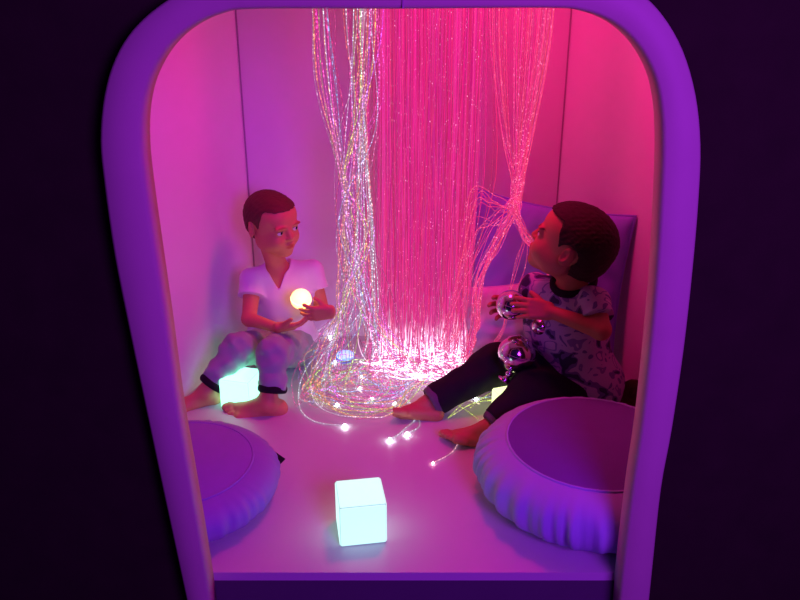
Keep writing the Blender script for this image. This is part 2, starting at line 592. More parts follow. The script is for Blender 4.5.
# ================================================================== THE SETTING
CX = 0.010
YB, YF = 2.45, 1.297
SPL = 0.34
HW = 0.485
wx = lambda Y: HW + SPL * (YB - Y)
ZC = 1.36
floor_pts = [(CX - wx(YF), YF), (CX + wx(YF), YF), (CX + HW, YB), (CX - HW, YB)]
fl = prism('floor', floor_pts, -0.02, 0.0, M['floor']); tag(fl, kind='structure')
tag(prism('ceiling', floor_pts, ZC, ZC + 0.03, M['wall']), kind='structure')
tag(prism('wall_back', [(CX - HW - .02, YB), (CX + HW + .02, YB), (CX + HW + .02, YB + .03), (CX - HW - .02, YB + .03)], -0.02, ZC, M['wall']), kind='structure')
tag(prism('wall_left', [(CX - wx(YF), YF), (CX - HW, YB), (CX - HW - .03, YB + .01), (CX - wx(YF) - .03, YF)], -0.02, ZC, M['wall']), kind='structure')
tag(prism('wall_right', [(CX + HW, YB), (CX + wx(YF), YF), (CX + wx(YF) + .03, YF), (CX + HW + .03, YB + .01)], -0.02, ZC, M['wall']), kind='structure')
# thin dark joints in the two back corners
for nm, sx in (('trim_1', -1), ('trim_2', 1)):
    v, f = box_geo((CX + sx * (HW - 0.0022) - 0.0016, YB - 0.004, 0), (CX + sx * (HW - 0.0022) + 0.0016, YB, ZC))
    tag(mesh_obj(nm, v, f, M['seam'], smooth=False), kind='structure')
# platform front
v, f = box_geo((CX - wx(YF), 1.296, -0.40), (CX + wx(YF), 1.325, -0.02))
tag(mesh_obj('platform_front', v, f, M['riser'], smooth=False), kind='structure')
v, f = box_geo((-4, -2, -0.42), (4, 4, -0.40))
tag(mesh_obj('floor_outside', v, f, M['ground'], smooth=False), kind='structure')

# ---- padded rounded frame round the opening
inner = [(224, 700), (214, 630), (206, 573), (192, 490), (178, 410), (167, 330), (156, 255), (146, 185), (142, 145), (143, 108), (151, 76), (168, 47), (192, 26), (222, 13), (258, 9), (400, 9),
         (545, 8), (583, 11), (614, 23), (638, 45), (654, 74), (661, 105), (663, 145), (661, 200), (657, 270), (651, 340), (641, 430), (632, 490), (622, 573), (617, 630), (609, 700)]
outer = [(203, 700), (192, 630), (180, 573), (162, 490), (145, 410), (128, 330), (113, 255), (103, 185), (99, 140), (103, 95), (114, 58), (133, 28), (163, 2), (200, -18), (250, -30), (400, -34),
         (556, -32), (606, -24), (640, -8), (664, 15), (684, 50), (697, 95), (702, 145), (700, 200), (694, 270), (685, 350), (673, 430), (662, 490), (653, 573), (647, 630), (638, 700)]


def densify(pts, n=4):
    pts = [V((a, b)) for a, b in pts]
    out = []
    for i in range(len(pts) - 1):
        p0 = pts[max(i - 1, 0)]; p1 = pts[i]; p2 = pts[i + 1]; p3 = pts[min(i + 2, len(pts) - 1)]
        for j in range(n):
            t = j / n
            out.append(0.5 * ((2 * p1) + (p2 - p0) * t + (2 * p0 - 5 * p1 + 4 * p2 - p3) * t * t + (3 * p1 - p0 - 3 * p2 + p3) * t ** 3))
    out.append(pts[-1])
    return out


YP = 1.245
to_w = lambda q: (P(q.x, q.y, Y=YP).x, P(q.x, q.y, Y=YP).z)
IN = [to_w(q) for q in densify(inner)]
OUT = [to_w(q) for q in densify(outer)]
v, f = [], []
# rounded section between inner and outer edge
prof = [(0.0, 0.045), (0.0, 0.010), (0.03, 0.002), (0.10, -0.001), (0.5, -0.004), (0.90, -0.001), (0.97, 0.002), (1.0, 0.010), (1.0, 0.045)]
for (ix, iz), (ox, oz) in zip(IN, OUT):
    for t, dy in prof:
        v.append((ix + (ox - ix) * t, YP + dy, iz + (oz - iz) * t))
K = len(prof)
for i in range(len(IN) - 1):
    for j in range(K):
        k = (j + 1) % K
        f.append((i * K + j, i * K + k, (i + 1) * K + k, (i + 1) * K + j))
f.append(tuple(range(K))); f.append(tuple((len(IN) - 1) * K + j for j in range(K))[::-1])
tag(mesh_obj('trim_3', v, f, M['frame']), kind='structure')
# joint in the frame above the opening
jx, jz0 = P(403, 9, Y=YP).x, P(403, 9, Y=YP).z
jz1 = P(403, -34, Y=YP).z
v, f = box_geo((jx - 0.0012, YP - 0.0045, jz0 + 0.001), (jx + 0.0012, YP + 0.02, jz1))
tag(mesh_obj('trim_4', v, f, M['seam'], smooth=False), kind='structure')
# dark cloth wall round the frame
v, f = [], []
mid = [((a[0] * 0.6 + b[0] * 0.4), (a[1] * 0.6 + b[1] * 0.4)) for a, b in zip(OUT, IN)]
n = len(mid)
for i, (x, z) in enumerate(mid):
    cx, cz = CX, 0.5
    d = V((x - cx, z - cz))
    s_ = min(1.25 / max(abs(d.x), 1e-6), (1.1 if d.y > 0 else 0.9) / max(abs(d.y), 1e-6))
    big = (cx + d.x * s_, cz + d.y * s_)
    for yy in (1.287, 1.295):
        v.append((x, yy, z)); v.append((big[0], yy, big[1]))
for i in range(n - 1):
    a, b = i * 4, (i + 1) * 4
    f += [(a, a + 1, b + 1, b), (a + 2, b + 2, b + 3, a + 3), (a, b, b + 2, a + 2), (a + 1, a + 3, b + 3, b + 1)]
tag(mesh_obj('wall_front', v, f, M['outer'], smooth=False), kind='structure')


# ================================================================== CUBES
def glow_cube(label, loc, size, rz, col, strength, edge, group='glowing mood cubes'):
    root = empty('glow_cube', loc, label, 'cube light', group)
    h = size / 2
    Rz = Matrix.Rotation(rz, 3, 'Z')
    tr = lambda vs: [V(loc) + Rz @ V((x, y, z + h)) for x, y, z in vs]
    g = 0.0028
    shell = glow('cube_shell', col, edge, (0.3, 0.35, 0.35))
    pan = glow('cube_panel', col, strength, (0.25, 0.25, 0.25))
    v, f = box_geo((-h + .0012, -h + .0012, -h), (h - .0012, h - .0012, h - .0012))
    bevel(mesh_obj('shell', tr(v), f, shell, root, smooth=False), 0.004, 3)
    i = h - g
    vs, fs = [], []
    for ax in range(3):
        for sg in (-1, 1):
            if ax == 2 and sg < 0: continue
            lo = [-i, -i, -i]; hi = [i, i, i]
            lo[ax], hi[ax] = (h - .004, h) if sg > 0 else (-h, -h + .004)
            a, b = box_geo(lo, hi)
            fs += [tuple(q + len(vs) for q in c) for c in b]; vs += a
    bevel(mesh_obj('diffuser', tr(vs), fs, pan, root, smooth=False), 0.002, 2)
    return root


glow_cube('glowing pale cyan cube standing alone on the open floor', (-0.085, 1.43, 0), 0.101, math.radians(9), (0.52, 0.95, 0.85), 1.2, 0.28)
glow_cube('bright white green-tinted glowing cube between the legs of the boy in the white shirt', (-0.448, 1.998, 0), 0.090, math.radians(-14), (0.30, 1.0, 0.66), 2.3, 1.4)
glow_cube('pale yellow glowing cube half hidden between the black trouser legs', (0.300, 1.915, 0), 0.078, math.radians(20), (0.85, 0.95, 0.45), 1.6, 0.8)


# ================================================================== CUSHIONS
def waves(n, seed, f0, f1):
    r = np.random.default_rng(seed)
    return [(r.integers(f0, f1), r.uniform(0, 6.28), r.uniform(0.5, 1)) for _ in range(n)]


def pouffe(label, loc, Rr, H, disc, side_m, top_m, seed, tagpos=None, pleat=0.024):
    root = empty('floor_pouffe', loc, label, 'pouffe')
    N, K = 240, 40
    W = waves(9, seed, 22, 60)
    gate = waves(4, seed + 5, 2, 7)
    v, f = [], []
    for j in range(K):
        t = j / (K - 1)
        # side profile: from under the base, round the belly, up to the top seam
        a = -math.pi / 2 + t * (math.pi / 2 + 1.12)
        pr = math.cos(a); pz = math.sin(a)
        rad = Rr * 0.48 + Rr * 0.52 * (pr ** 0.8 if pr > 0 else 0)
        zz = H * 0.47 + H * 0.50 * math.copysign(abs(pz) ** 0.9, pz)
        for i in range(N):
            th = 2 * math.pi * i / N
            w = sum(am * math.sin(fr * th + ph + 1.6 * t) for fr, ph, am in W) / 4
            gt = 0.5 + 0.5 * sum(am * math.sin(fr * th + ph) for fr, ph, am in gate) / 1.6
            env = math.exp(-((t - 0.50) / 0.26) ** 2)
            dr = pleat * max(0, gt) * w * env
            th2 = th + 0.012 * math.sin(3 * th + 5 * t)
            v.append((loc[0] + (rad + dr) * math.cos(th2), loc[1] + (rad + dr) * math.sin(th2), loc[2] + max(0.001, zz + 0.4 * dr)))
    for j in range(K - 1):
        for i in range(N):
            k = (i + 1) % N
            f.append((j * N + i, j * N + k, (j + 1) * N + k, (j + 1) * N + i))
    f.append(tuple(range(N))[::-1])
    topz = v[-1][2] - loc[2]; topr = math.hypot(v[-1][0] - loc[0], v[-1][1] - loc[1])
    f.append(tuple((K - 1) * N + i for i in range(N)))
    mesh_obj('side', v, f, side_m, root)
    v, f = [], []
    J = 14
    for j in range(J):
        t = j / (J - 1)
        for i in range(N):
            th = 2 * math.pi * i / N
            r_ = topr * 1.0 * (1 - t) + 0.0005
            z_ = topz + 0.001 + 0.016 * (1 - (1 - t) ** 2.5) + 0.0015 * math.sin(3 * th + 4 * t) * t * (1 - t) * 2
            v.append((loc[0] + r_ * math.cos(th), loc[1] + r_ * math.sin(th), loc[2] + z_))
    for j in range(J - 1):
        for i in range(N):
            k = (i + 1) % N
            f.append((j * N + i, j * N + k, (j + 1) * N + k, (j + 1) * N + i))
    f.append(tuple((J - 1) * N + i for i in range(N)))
    mesh_obj('top_panel', v, f, top_m, root)
    ring_obj('piping', (loc[0], loc[1], loc[2] + topz + 0.0005), (0, 0, 1), topr, 0.003, side_m, root)
    if tagpos is not None:
        c = V(tagpos)
        v = [c + V(q) for q in ((-0.004, .004, .004), (0.026, -0.012, -.008), (0.013, -0.030, -.014), (-0.008, -0.002, .0),
                                (-0.004, .004, .007), (0.026, -0.012, -.0055), (0.013, -0.030, -.0115), (-0.008, -0.002, .003))]
        t_ = mesh_obj('fabric_tag', v, [(3, 2, 1, 0), (4, 5, 6, 7), (0, 1, 5, 4), (1, 2, 6, 5), (2, 3, 7, 6), (3, 0, 4, 7)], M['black_tag'], root, smooth=False)
        t_['label'] = 'small black fabric tag sticking out of the rim'
    return root


pouffe('large round pouffe with pleated pale sides and flat purple top, right foreground', (0.440, 1.565, 0), 0.262, 0.155, 0.19, M['pouffe'], M['pouffe_top'], 11)
pouffe('round purple floor pouffe half hidden behind the left side of the frame', (-0.507, 1.55, 0), 0.228, 0.105, 0.17, M['pouffe_l'], M['pouffe_l'], 23, tagpos=(-0.302, 1.652, 0.052), pleat=0.007)


def pillow(label, c, xdir, up, Wd, Hd, T, mat, seed=1):
    x = nrm(xdir); z = V(up); z = (z - x * z.dot(x)).normalized(); y = z.cross(x)
    c = V(c)
    root = empty('pillow', c, label, 'pillow')
    n = 60
    r = np.random.default_rng(seed)
    ws = [(r.normal(), r.normal(), r.uniform(0, 6)) for _ in range(7)]

    def surf(sg):
        vs = []
        for j in range(n + 1):
            for i in range(n + 1):
                u = -1 + 2 * i / n; w = -1 + 2 * j / n
                e = max(0, (1 - abs(u) ** 3.0) * (1 - abs(w) ** 3.0))
                t = T / 2 * e ** 0.55
                # gathered wrinkles running in from corners and seams
                wr = sum(math.sin(9 * (a * u + b * w) + p) for a, b, p in ws) / 7
                ed = max(abs(u), abs(w))
                cr = math.sin(26 * (u * w) + 11 * u) * 0.5 * ed ** 3
                t += (0.011 * wr + 0.012 * cr) * e ** 0.5
                px = Wd / 2 * u * (1 - 0.07 * (1 - w * w)) ; pz = Hd / 2 * w * (1 - 0.07 * (1 - u * u))
                vs.append(c + x * px + z * pz + y * (sg * t))
        return vs
    A, B = surf(1), surf(-1)
    v = A + B
    m = n + 1
    f = []
    for j in range(n):
        for i in range(n):
            a = j * m + i
            f.append((a, a + m, a + m + 1, a + 1))
            b = a + m * m
            f.append((b, b + 1, b + m + 1, b + m))
    o = mesh_obj('cover', v, f, mat, root)
    mod = o.modifiers.new('weld', 'WELD'); mod.merge_threshold = 0.0004
    edge = [c + x * (Wd / 2 * u * (1 - .07 * (1 - w * w))) + z * (Hd / 2 * w * (1 - .07 * (1 - u * u)))
            for u, w in [(-1 + i / 15, -1) for i in range(30)] + [(1, -1 + i / 15) for i in range(30)] + [(1 - i / 15, 1) for i in range(30)] + [(-1, 1 - i / 15) for i in range(31)]]
    tv, tf = tube_geo(edge, 0.0028, 6)
    mesh_obj('piping', tv, tf, mat, root)
    return root


pillow('large blue pillow standing in the corner behind the head of the dark-haired boy', (0.415, 2.185, 0.268), (0.40, -0.30, 0.0), (-0.02, 0.10, 1), 0.50, 0.53, 0.11, M['pillow_blue'], 4)
pillow('smaller pale pillow leaning on the blue one beside the patterned T-shirt', (0.335, 2.10, 0.168), (0.9, -0.25, 0.22), (-0.10, 0.35, 1), 0.30, 0.30, 0.09, M['pillow_light'], 9)

# dark plush lump behind the right pouffe
F = Field((0.46, 1.80, -0.01), (0.70, 2.04, 0.16), 0.003)
F.ell((0.60, 1.905, 0.050), (0.062, 0.055, 0.050), k=0.01)
F.ell((0.625, 1.895, 0.095), (0.030, 0.030, 0.027), k=0.015)
F.ell((0.565, 1.90, 0.090), (0.027, 0.026, 0.024), k=0.015)
F.cut((0.6, 1.9, 0.001), (0, 0, -1)); F.ripple(0.0012, 500, 12, 5)
o, _ = F.build('plush_cushion', M['brown_plush'], None)
tag(o, 'dark brown plush cushion in the shadow behind the right pouffe', 'cushion')


# ================================================================== BOY IN THE WHITE SHIRT
def boy_left():
    root = empty('person', (-0.37, 2.2, 0), 'person in white V-neck T-shirt sitting in the left corner, holding a glowing ball', 'person')
    C = P(272, 224, Y=2.20); R = basis((0.72, -0.66, -0.10), (-0.04, -0.06, 1)); sc = 0.92
    shR = P(253, 280, Y=2.21); shL = P(311, 272, Y=2.26)
    neck = P(279, 266, Y=2.25); pel = V((-0.365, 2.25, 0.075)); chest = V((-0.345, 2.245, 0.235))
    elR = P(249, 319, Y=2.13); wrR = P(278, 328, Y=2.06)
    elL = P(323, 312, Y=2.22); wrL = P(331, 312, Y=2.068)
    hipR = V((-0.40, 2.22, 0.07)); knR = P(238, 348, Y=2.04); anR = P(206, 392, Y=1.985)
    hipL = V((-0.32, 2.22, 0.07)); knL = P(273, 352, Y=1.985); anL = P(268, 403, Y=1.93)
    F = Field((-0.72, 1.82, -0.01), (-0.14, 2.40, 0.60), 0.0023)
    F.cap(pel, chest, 0.072, 0.066, 0.02)
    F.cap(pel + V((-.03, 0, 0)), pel + V((.03, 0, 0)), 0.070, 0.070, 0.03)
    F.cap(chest + V((-.02, 0, .0)), chest + V((.025, 0, 0)), 0.062, 0.062, 0.03)
    F.cap(shR, shL, 0.026, 0.026, 0.04)
    F.cap(neck - V((0, 0, .02)), C + R @ V((-0.025, 0, -0.05)), 0.031, 0.030, 0.02)
    T = head(F, C, R, sc)
    F.chain([shR, elR], [0.027, 0.0205], 0.015); F.chain([elR, wrR], [0.0205, 0.0135], 0.01)
    F.chain([shL, elL], [0.027, 0.0205], 0.015); F.chain([elL, wrL], [0.0205, 0.0135], 0.01)
    hand(F, wrR, (0.97, 0.05, 0.10), (0.0, 0.55, 0.85), True, [(0.15, 0.35, 0.3), (0.2, 0.35, 0.3), (0.25, 0.4, 0.3), (0.3, 0.4, 0.3)], (0.15, 0.2), sc=0.92)
    hand(F, wrL, (-0.97, -0.22, -0.02), (-0.15, 0.95, 0.25), False, [(0.25, 0.4, 0.3), (0.25, 0.4, 0.35), (0.25, 0.4, 0.3), (0.3, 0.4, 0.3)], (0.35, 0.4), sc=0.92, spread=0.16)
    F.chain([hipR, knR, anR], [0.05, 0.034, 0.021], 0.02)
    F.chain([hipL, knL, anL], [0.05, 0.034, 0.023], 0.02)
    foot(F, anR, (-0.90, -0.38, 0.0), (0.1, -0.25, 1), True, 0.135)
    foot(F, anL, (-0.97, -0.14, 0.0), (0.1, -0.45, 0.9), False, 0.165)
    o, p = F.build('body', M['skin'], root)
    tint(o, head_tint(p, C, R, sc, (0.85, 0.5, 0.5), (0.62, 0.5, 0.48)))
    eyes(root, T, R, sc, (0.25, 0.15, 0))
    h_ = hair(root, C, R, sc, M['hair_l'], 0.004)
    h_['label'] = 'very short brown hair'
    # T-shirt
    F = Field((-0.62, 1.98, 0.02), (-0.12, 2.42, 0.46), 0.0023)
    F.cap(pel + V((0, 0, .01)), chest, 0.084, 0.074, 0.02)
    F.cap(pel + V((-.035, 0, 0.0)), pel + V((.035, 0, 0.0)), 0.080, 0.080, 0.03)
    F.cap(chest + V((-.022, 0, .0)), chest + V((.027, 0, 0)), 0.070, 0.070, 0.03)
    F.cap(shR, shL, 0.037, 0.037, 0.04)
    F.cap(neck - V((0, 0, .02)), neck, 0.042, 0.037, 0.03)
    hR = shR.lerp(elR, 0.42); hL = shL.lerp(elL, 0.45)
    F.capcut(shR, shR.lerp(elR, 0.8), 0.037, 0.041, hR, elR - shR)
    F.capcut(shL, shL.lerp(elL, 0.8), 0.037, 0.040, hL, elL - shL)
    F.ripple(0.0015, 85, 9, 2, (1, 1, 0.5))
    F.cut(neck + V((0, 0, 0.020)), (neck - chest) + V((.0, -.05, .05)), 0.05)
    vn = P(277, 277, Y=2.17)
    F.cap(neck + V((0, -0.03, 0.018)), neck + V((0, 0.0, .03)), 0.036, 0.036, 0.004, 'sub')
    F.cap(neck + V((0.0, -0.045, 0.010)), neck + V((0.006, -0.068, -0.040)), 0.030, 0.006, 0.004, 'sub')
    F.cut((0, 0, 0.045), (0, 0, -1))
    F.build('t_shirt', M['white_shirt'], root)
    # trousers
    F = Field((-0.68, 1.86, 0.0), (-0.20, 2.40, 0.26), 0.0023)
    F.cap(pel + V((-.035, 0, 0.0)), pel + V((.035, 0, 0.0)), 0.077, 0.077, 0.03)
    eR = knR.lerp(anR, 0.80); eL = knL.lerp(anL + V((.012, 0.0, 0)), 0.72)
    F.chain([hipR, knR, knR.lerp(anR, 1.1)], [0.060, 0.041, 0.036], 0.02)
    F.chain([hipL, knL, knL.lerp(anL + V((.012, 0, 0)), 1.1)], [0.060, 0.041, 0.038], 0.02)
    F.ripple(0.0034, 120, 9, 6, (1, 1, 1.6))
    F.cut(eR, anR - knR, 0.09); F.cut(eL, anL - knL, 0.09)
    F.cut((0, 0, 0.003), (0, 0, -1))
    F.build('trousers', M['grey_trousers'], root)
    for e, k_, a_, R0 in ((eR, knR, anR, 0.0345), (eL, knL, anL, 0.0365)):
        b = ring_obj('cuff', e, a_ - k_, R0 - 0.002, 0.0065, M['black_rib'], root, 1.6)
        b['label'] = 'black ribbed trouser cuff'
    return root


boy_left()
# the glowing ball he holds
ob = P(301, 299, Y=2.085)
r0 = empty('glow_ball', ob - V((0, 0, 0.029)), 'warm white glowing ball held against the white T-shirt', 'light ball')
v, f = sphere_geo(ob, 0.029, 40, 24)
mesh_obj('globe', v, f, glow('warm_ball', (1.0, 0.45, 0.10), 4.5), r0)
ring_obj('seam', ob, (0.2, -0.3, 1), 0.0288, 0.0008, glow('warm_ball_seam', (1.0, 0.6, 0.25), 5.0), r0)


# ================================================================== BOY IN THE PATTERNED SHIRT
def boy_right():
    root = empty('person', (0.47, 1.93, 0), 'person in patterned T-shirt and black trousers gazing up, holding a mirrored ball', 'person')
    C = P(571, 246, Y=1.90); R = basis((-0.82, 0.42, 0.36), (0.33, -0.12, 0.93)); sc = 1.05
    neck = P(573, 288, Y=1.93); pel = V((0.50, 1.93, 0.085)); chest = V((0.445, 1.955, 0.28))
    shN = P(594, 303, Y=1.86); shF = P(534, 288, Y=2.00)
    elN = P(601, 330, Y=1.80); wrN = P(549, 311, Y=1.845)
    elF = P(533, 322, Y=2.05); wrF = P(525, 307, Y=1.972)
    hipN = V((0.49, 1.89, 0.07)); knN = V((0.345, 1.845, 0.115)); anN = P(487, 430, Y=1.79)
    hipF = V((0.48, 1.99, 0.07)); knF = P(496, 365, Y=2.0); anF = P(428, 404, Y=1.93)
    F = Field((-0.02, 1.68, -0.01), (0.68, 2.16, 0.68), 0.0024)
    F.cap(pel, chest, 0.078, 0.070, 0.02)
    F.cap(pel + V((0.01, -.03, 0)), pel + V((-0.02, .03, 0)), 0.074, 0.074, 0.03)
    F.cap(shN, shF, 0.032, 0.032, 0.04)
    F.cap(neck - V((0, 0, .02)), C + R @ V((-0.028, 0, -0.05)), 0.041, 0.038, 0.02)
    T = head(F, C, R, sc)
    F.chain([shN, elN], [0.030, 0.024], 0.015); F.chain([elN, wrN], [0.0245, 0.0155], 0.01)
    F.chain([shF, elF], [0.028, 0.022], 0.015); F.chain([elF, wrF], [0.022, 0.015], 0.01)
    hand(F, wrN, (-0.97, 0.05, 0.12), (-0.2, 0.90, -0.45), False, [(0.35, 0.35, 0.3), (0.35, 0.4, 0.3), (0.3, 0.4, 0.3), (0.3, 0.4, 0.3)], (0.25, 0.3), sc=1.0, spread=0.12)
    hand(F, wrF, (-0.97, -0.02, 0.03), (-0.15, -0.95, 0.05), True, [(0.15, 0.45, 0.5), (0.15, 0.45, 0.5), (0.15, 0.45, 0.5), (0.2, 0.5, 0.5)], (0.2, 0.4), sc=1.08, spread=0.2)
    F.chain([hipN, knN, anN], [0.055, 0.038, 0.022], 0.02)
    F.chain([hipF, knF, anF], [0.055, 0.038, 0.022], 0.02)
    foot(F, anN, (-0.93, 0.02, 0.22), (0.25, 0.30, 0.9), False, 0.15)
    foot(F, anF, (-0.99, -0.02, 0.10), (0.10, 0.72, 0.70), True, 0.140)
    o, p = F.build('body', M['skin2'], root)
    tint(o, head_tint(p, C, R, sc, (0.9, 0.5, 0.5), (0.25, 0.2, 0.2)))
    eyes(root, T, R, sc, (-0.1, 0.0, 0.3))
    h_ = hair(root, C, R, sc, M['hair_r'], 0.007, 8, -0.052)
    h_['label'] = 'short dark brown hair'
    F = Field((0.30, 1.70, 0.03), (0.68, 2.16, 0.52), 0.0024)
    F.cap(pel + V((0, 0, .02)), chest, 0.092, 0.080, 0.02)
    F.cap(pel + V((0.01, -.03, 0.02)), pel + V((-0.02, .03, 0.02)), 0.086, 0.086, 0.03)
    F.cap(chest + V((.03, -.02, -.03)), chest + V((-.04, .02, -.03)), 0.074, 0.074, 0.03)
    F.cap(shN, shF, 0.040, 0.040, 0.04)
    F.cap(neck - V((0, 0, .02)), neck, 0.047, 0.042, 0.03)
    F.capcut(shN, shN.lerp(elN, 0.9), 0.041, 0.046, shN.lerp(elN, 0.55), elN - shN)
    F.capcut(shF, shF.lerp(elF, 0.9), 0.041, 0.045, shF.lerp(elF, 0.60), elF - shF)
    F.ripple(0.0017, 85, 9, 12, (1, 1, 0.5))
    F.cap(neck + V((-0.006, -0.004, 0.012)), neck + V((0, 0, .06)), 0.046, 0.055, 0.004, 'sub')
    F.cut((0, 0, 0.07), (0, 0, -1))
    F.build('t_shirt', M['camo'], root)
    c_ = ring_obj('collar', neck + V((-0.002, -0.008, 0.021)), (-0.30, -0.30, 1), 0.053, 0.0085, M['black_rib'], root, 1.5, 1.0)
    c_['label'] = 'black ribbed collar'
    F = Field((0.06, 1.68, 0.0), (0.66, 2.14, 0.24), 0.0024)
    F.cap(pel + V((0, -.03, 0.0)), pel + V((0, .03, 0.0)), 0.084, 0.084, 0.03)
    F.cap(pel + V((-.02, 0, 0.0)), pel + V((-.13, .02, 0.03)), 0.080, 0.066, 0.03)
    eN = knN.lerp(anN, 0.80); eF = knF.lerp(anF, 0.90)
    F.chain([hipN, knN, knN.lerp(anN, 1.1)], [0.070, 0.055, 0.036], 0.03)
    F.chain([hipF, knF, knF.lerp(anF, 1.1)], [0.070, 0.055, 0.040], 0.03)
    F.ripple(0.0022, 95, 9, 16, (1, 1, 1.6))
    F.cut(eN, anN - knN, 0.08); F.cut(eF, anF - knF, 0.08)
    F.cut((0, 0, 0.003), (0, 0, -1))
    F.build('trousers', M['black_trousers'], root)
    for e, k_, a_, R0 in ((eN, knN, anN, 0.034), (eF, knF, anF, 0.0375)):
        b = ring_obj('cuff', e, a_ - k_, R0 - 0.003, 0.0085, M['dark_cuff'], root, 1.9)
        b['label'] = 'dark grey turned-up trouser cuff'
    return root


boy_right()


def ball(name, label, c, r, extra=None, group=None):
    root = empty(name, V(c) - V((0, 0, r)), label, 'ball', group)
    v, f = sphere_geo(c, r, 48, 32)
    mesh_obj('sphere', v, f, M['silver'], root)
    ring_obj('seam', c, (0.3, 0.2, 1), r * 0.9995, 0.0005, M['seam'], root)
    return root


ball('mirrored_ball', 'silver mirrored ball gripped in both hands of the dark-haired boy', P(511, 305, Y=1.915), 0.039, group='mirrored balls')
ball('mirrored_ball', 'largest silver mirrored ball, resting against the black trousers below the hands', V((0.307, 1.90, 0.200)), 0.050, group='mirrored balls')
ball('mirrored_ball', 'dark silver ball tucked under the forearm against the patterned T-shirt', V((0.372, 1.925, 0.268)), 0.026, group='mirrored balls')
sm = P(509, 374, Y=1.87)
rt = empty('silver_bell', sm - V((0, 0, 0.02)), 'tiny shiny silver bell with a flared rim hanging under the largest mirrored ball', 'bell')
v, f = sphere_geo(sm, 0.010, 24, 16)
mesh_obj('knob', v, f, M['silver'], rt)
pr = [(0.004, -0.006), (0.006, -0.011), (0.011, -0.015), (0.020, -0.018), (0.021, -0.0195), (0.0, -0.0195)]
v, f = [], []
axb = basis((0.4, 0, 0.9), (0, 0, 1))
tl = Matrix.Rotation(0.5, 3, 'Y')
for r_, z_ in pr:
    for i in range(28):
        a = 2 * math.pi * i / 28
        v.append(sm + tl @ V((r_ * math.cos(a), r_ * math.sin(a), z_)))
for j in range(len(pr) - 1):
    for i in range(28):
        k = (i + 1) % 28
        f.append((j * 28 + i, (j + 1) * 28 + i, (j + 1) * 28 + k, j * 28 + k))
mesh_obj('flared_rim', v, f, M['silver'], rt)


# ================================================================== FIBRE-OPTIC STRANDS
def spline(ctrl, per=10):
    c = [np.array(p, float) for p in ctrl]
    c = [2 * c[0] - c[1]] + c + [2 * c[-1] - c[-2]]
    out = []
    for i in range(1, len(c) - 2):
        p0, p1, p2, p3 = c[i - 1:i + 3]
        for j in range(per):
            t = j / per
            out.append(0.5 * (2 * p1 + (p2 - p0) * t + (2 * p0 - 5 * p1 + 4 * p2 - p3) * t * t + (3 * p1 - p0 - 3 * p2 + p3) * t ** 3))
    out.append(c[-2])
    out = np.array(out)
    out[:, 2] = np.maximum(out[:, 2], 0.002)
    return out


U = random.uniform
PAL = [(1.0, 0.55, 0.05), (0.45, 1.0, 0.08), (0.08, 0.6, 1.0), (1.0, 0.5, 0.05), (0.6, 0.65, 1.0), (1.0, 0.04, 0.35), (0.7, 0.1, 1.0), (1.0, 0.04, 0.2), (1.0, 0.10, 0.4), (0.25, 0.25, 1.0), (1.0, 0.25, 0.05), (0.8, 0.8, 0.9), (1.0, 0.04, 0.25), (1.0, .08, .45)]
leg_block = lambda x, y: (x > 0.0 and y < 2.05)


def floor_loop(cx, cy, rx, ry, a0, turns, z, n=14, wob=0.02):
    out = []
    w1, w2 = U(0, 6), U(0, 6); sp = U(-0.05, 0.6)
    for i in range(n):
        t = i / (n - 1)
        a = a0 + turns * 2 * math.pi * t
        k = (1 + wob * 4 * math.sin(2 * a + w1) * 0.6) * (1 - sp * t)
        x = cx + rx * k * math.cos(a); y = cy + ry * k * math.sin(a)
        if x > -0.01 and y < 2.06: y = 2.06 + (y - 2.06) * 0.15 if x > 0.02 else y
        x = max(min(x, 0.20), -0.31)
        y = min(y, 2.42)
        out.append((x, y, max(0.003, z * (1 - t) + 0.01 * (1 + math.sin(3 * a + w2)) * U(0.3, 1))))
    return out


def build_strand(name, pts, col, r, mat, parent, white=None):
    v, f = tube_geo(pts, r, 4)
    o = mesh_obj(name, v, f, mat, parent)
    c = np.repeat(col, 4, axis=0) if np.ndim(col) == 2 else np.tile(col, (len(v), 1))
    tint(o, c)
    return o


sm_left = strand_mat('sparkle_fibre_multicolour', 0.34, 2.2, 200, 0.57, 0.04, 0.5)
sm_mid = strand_mat('sparkle_fibre_pink', 0.62, 2.2, 200, 0.70, 0.45)
sm_right = strand_mat('sparkle_fibre_red', 0.75, 2.6, 260, 0.64, 0.25, 0.4)
tipm = glow('fibre_tip', (0.85, 0.95, 1.0), 30.0)
tipm_p = glow('fibre_tip_pink', (1.0, 0.45, 0.5), 12.0)


def grad(pts, top, low, z0=0.20, z1=0.02, boost=1.0):
    z = pts[:, 2]
    t = np.clip((z0 - z) / (z0 - z1), 0, 1)[:, None]
    return np.array(top) * (1 - t) + np.array(low) * boost * t


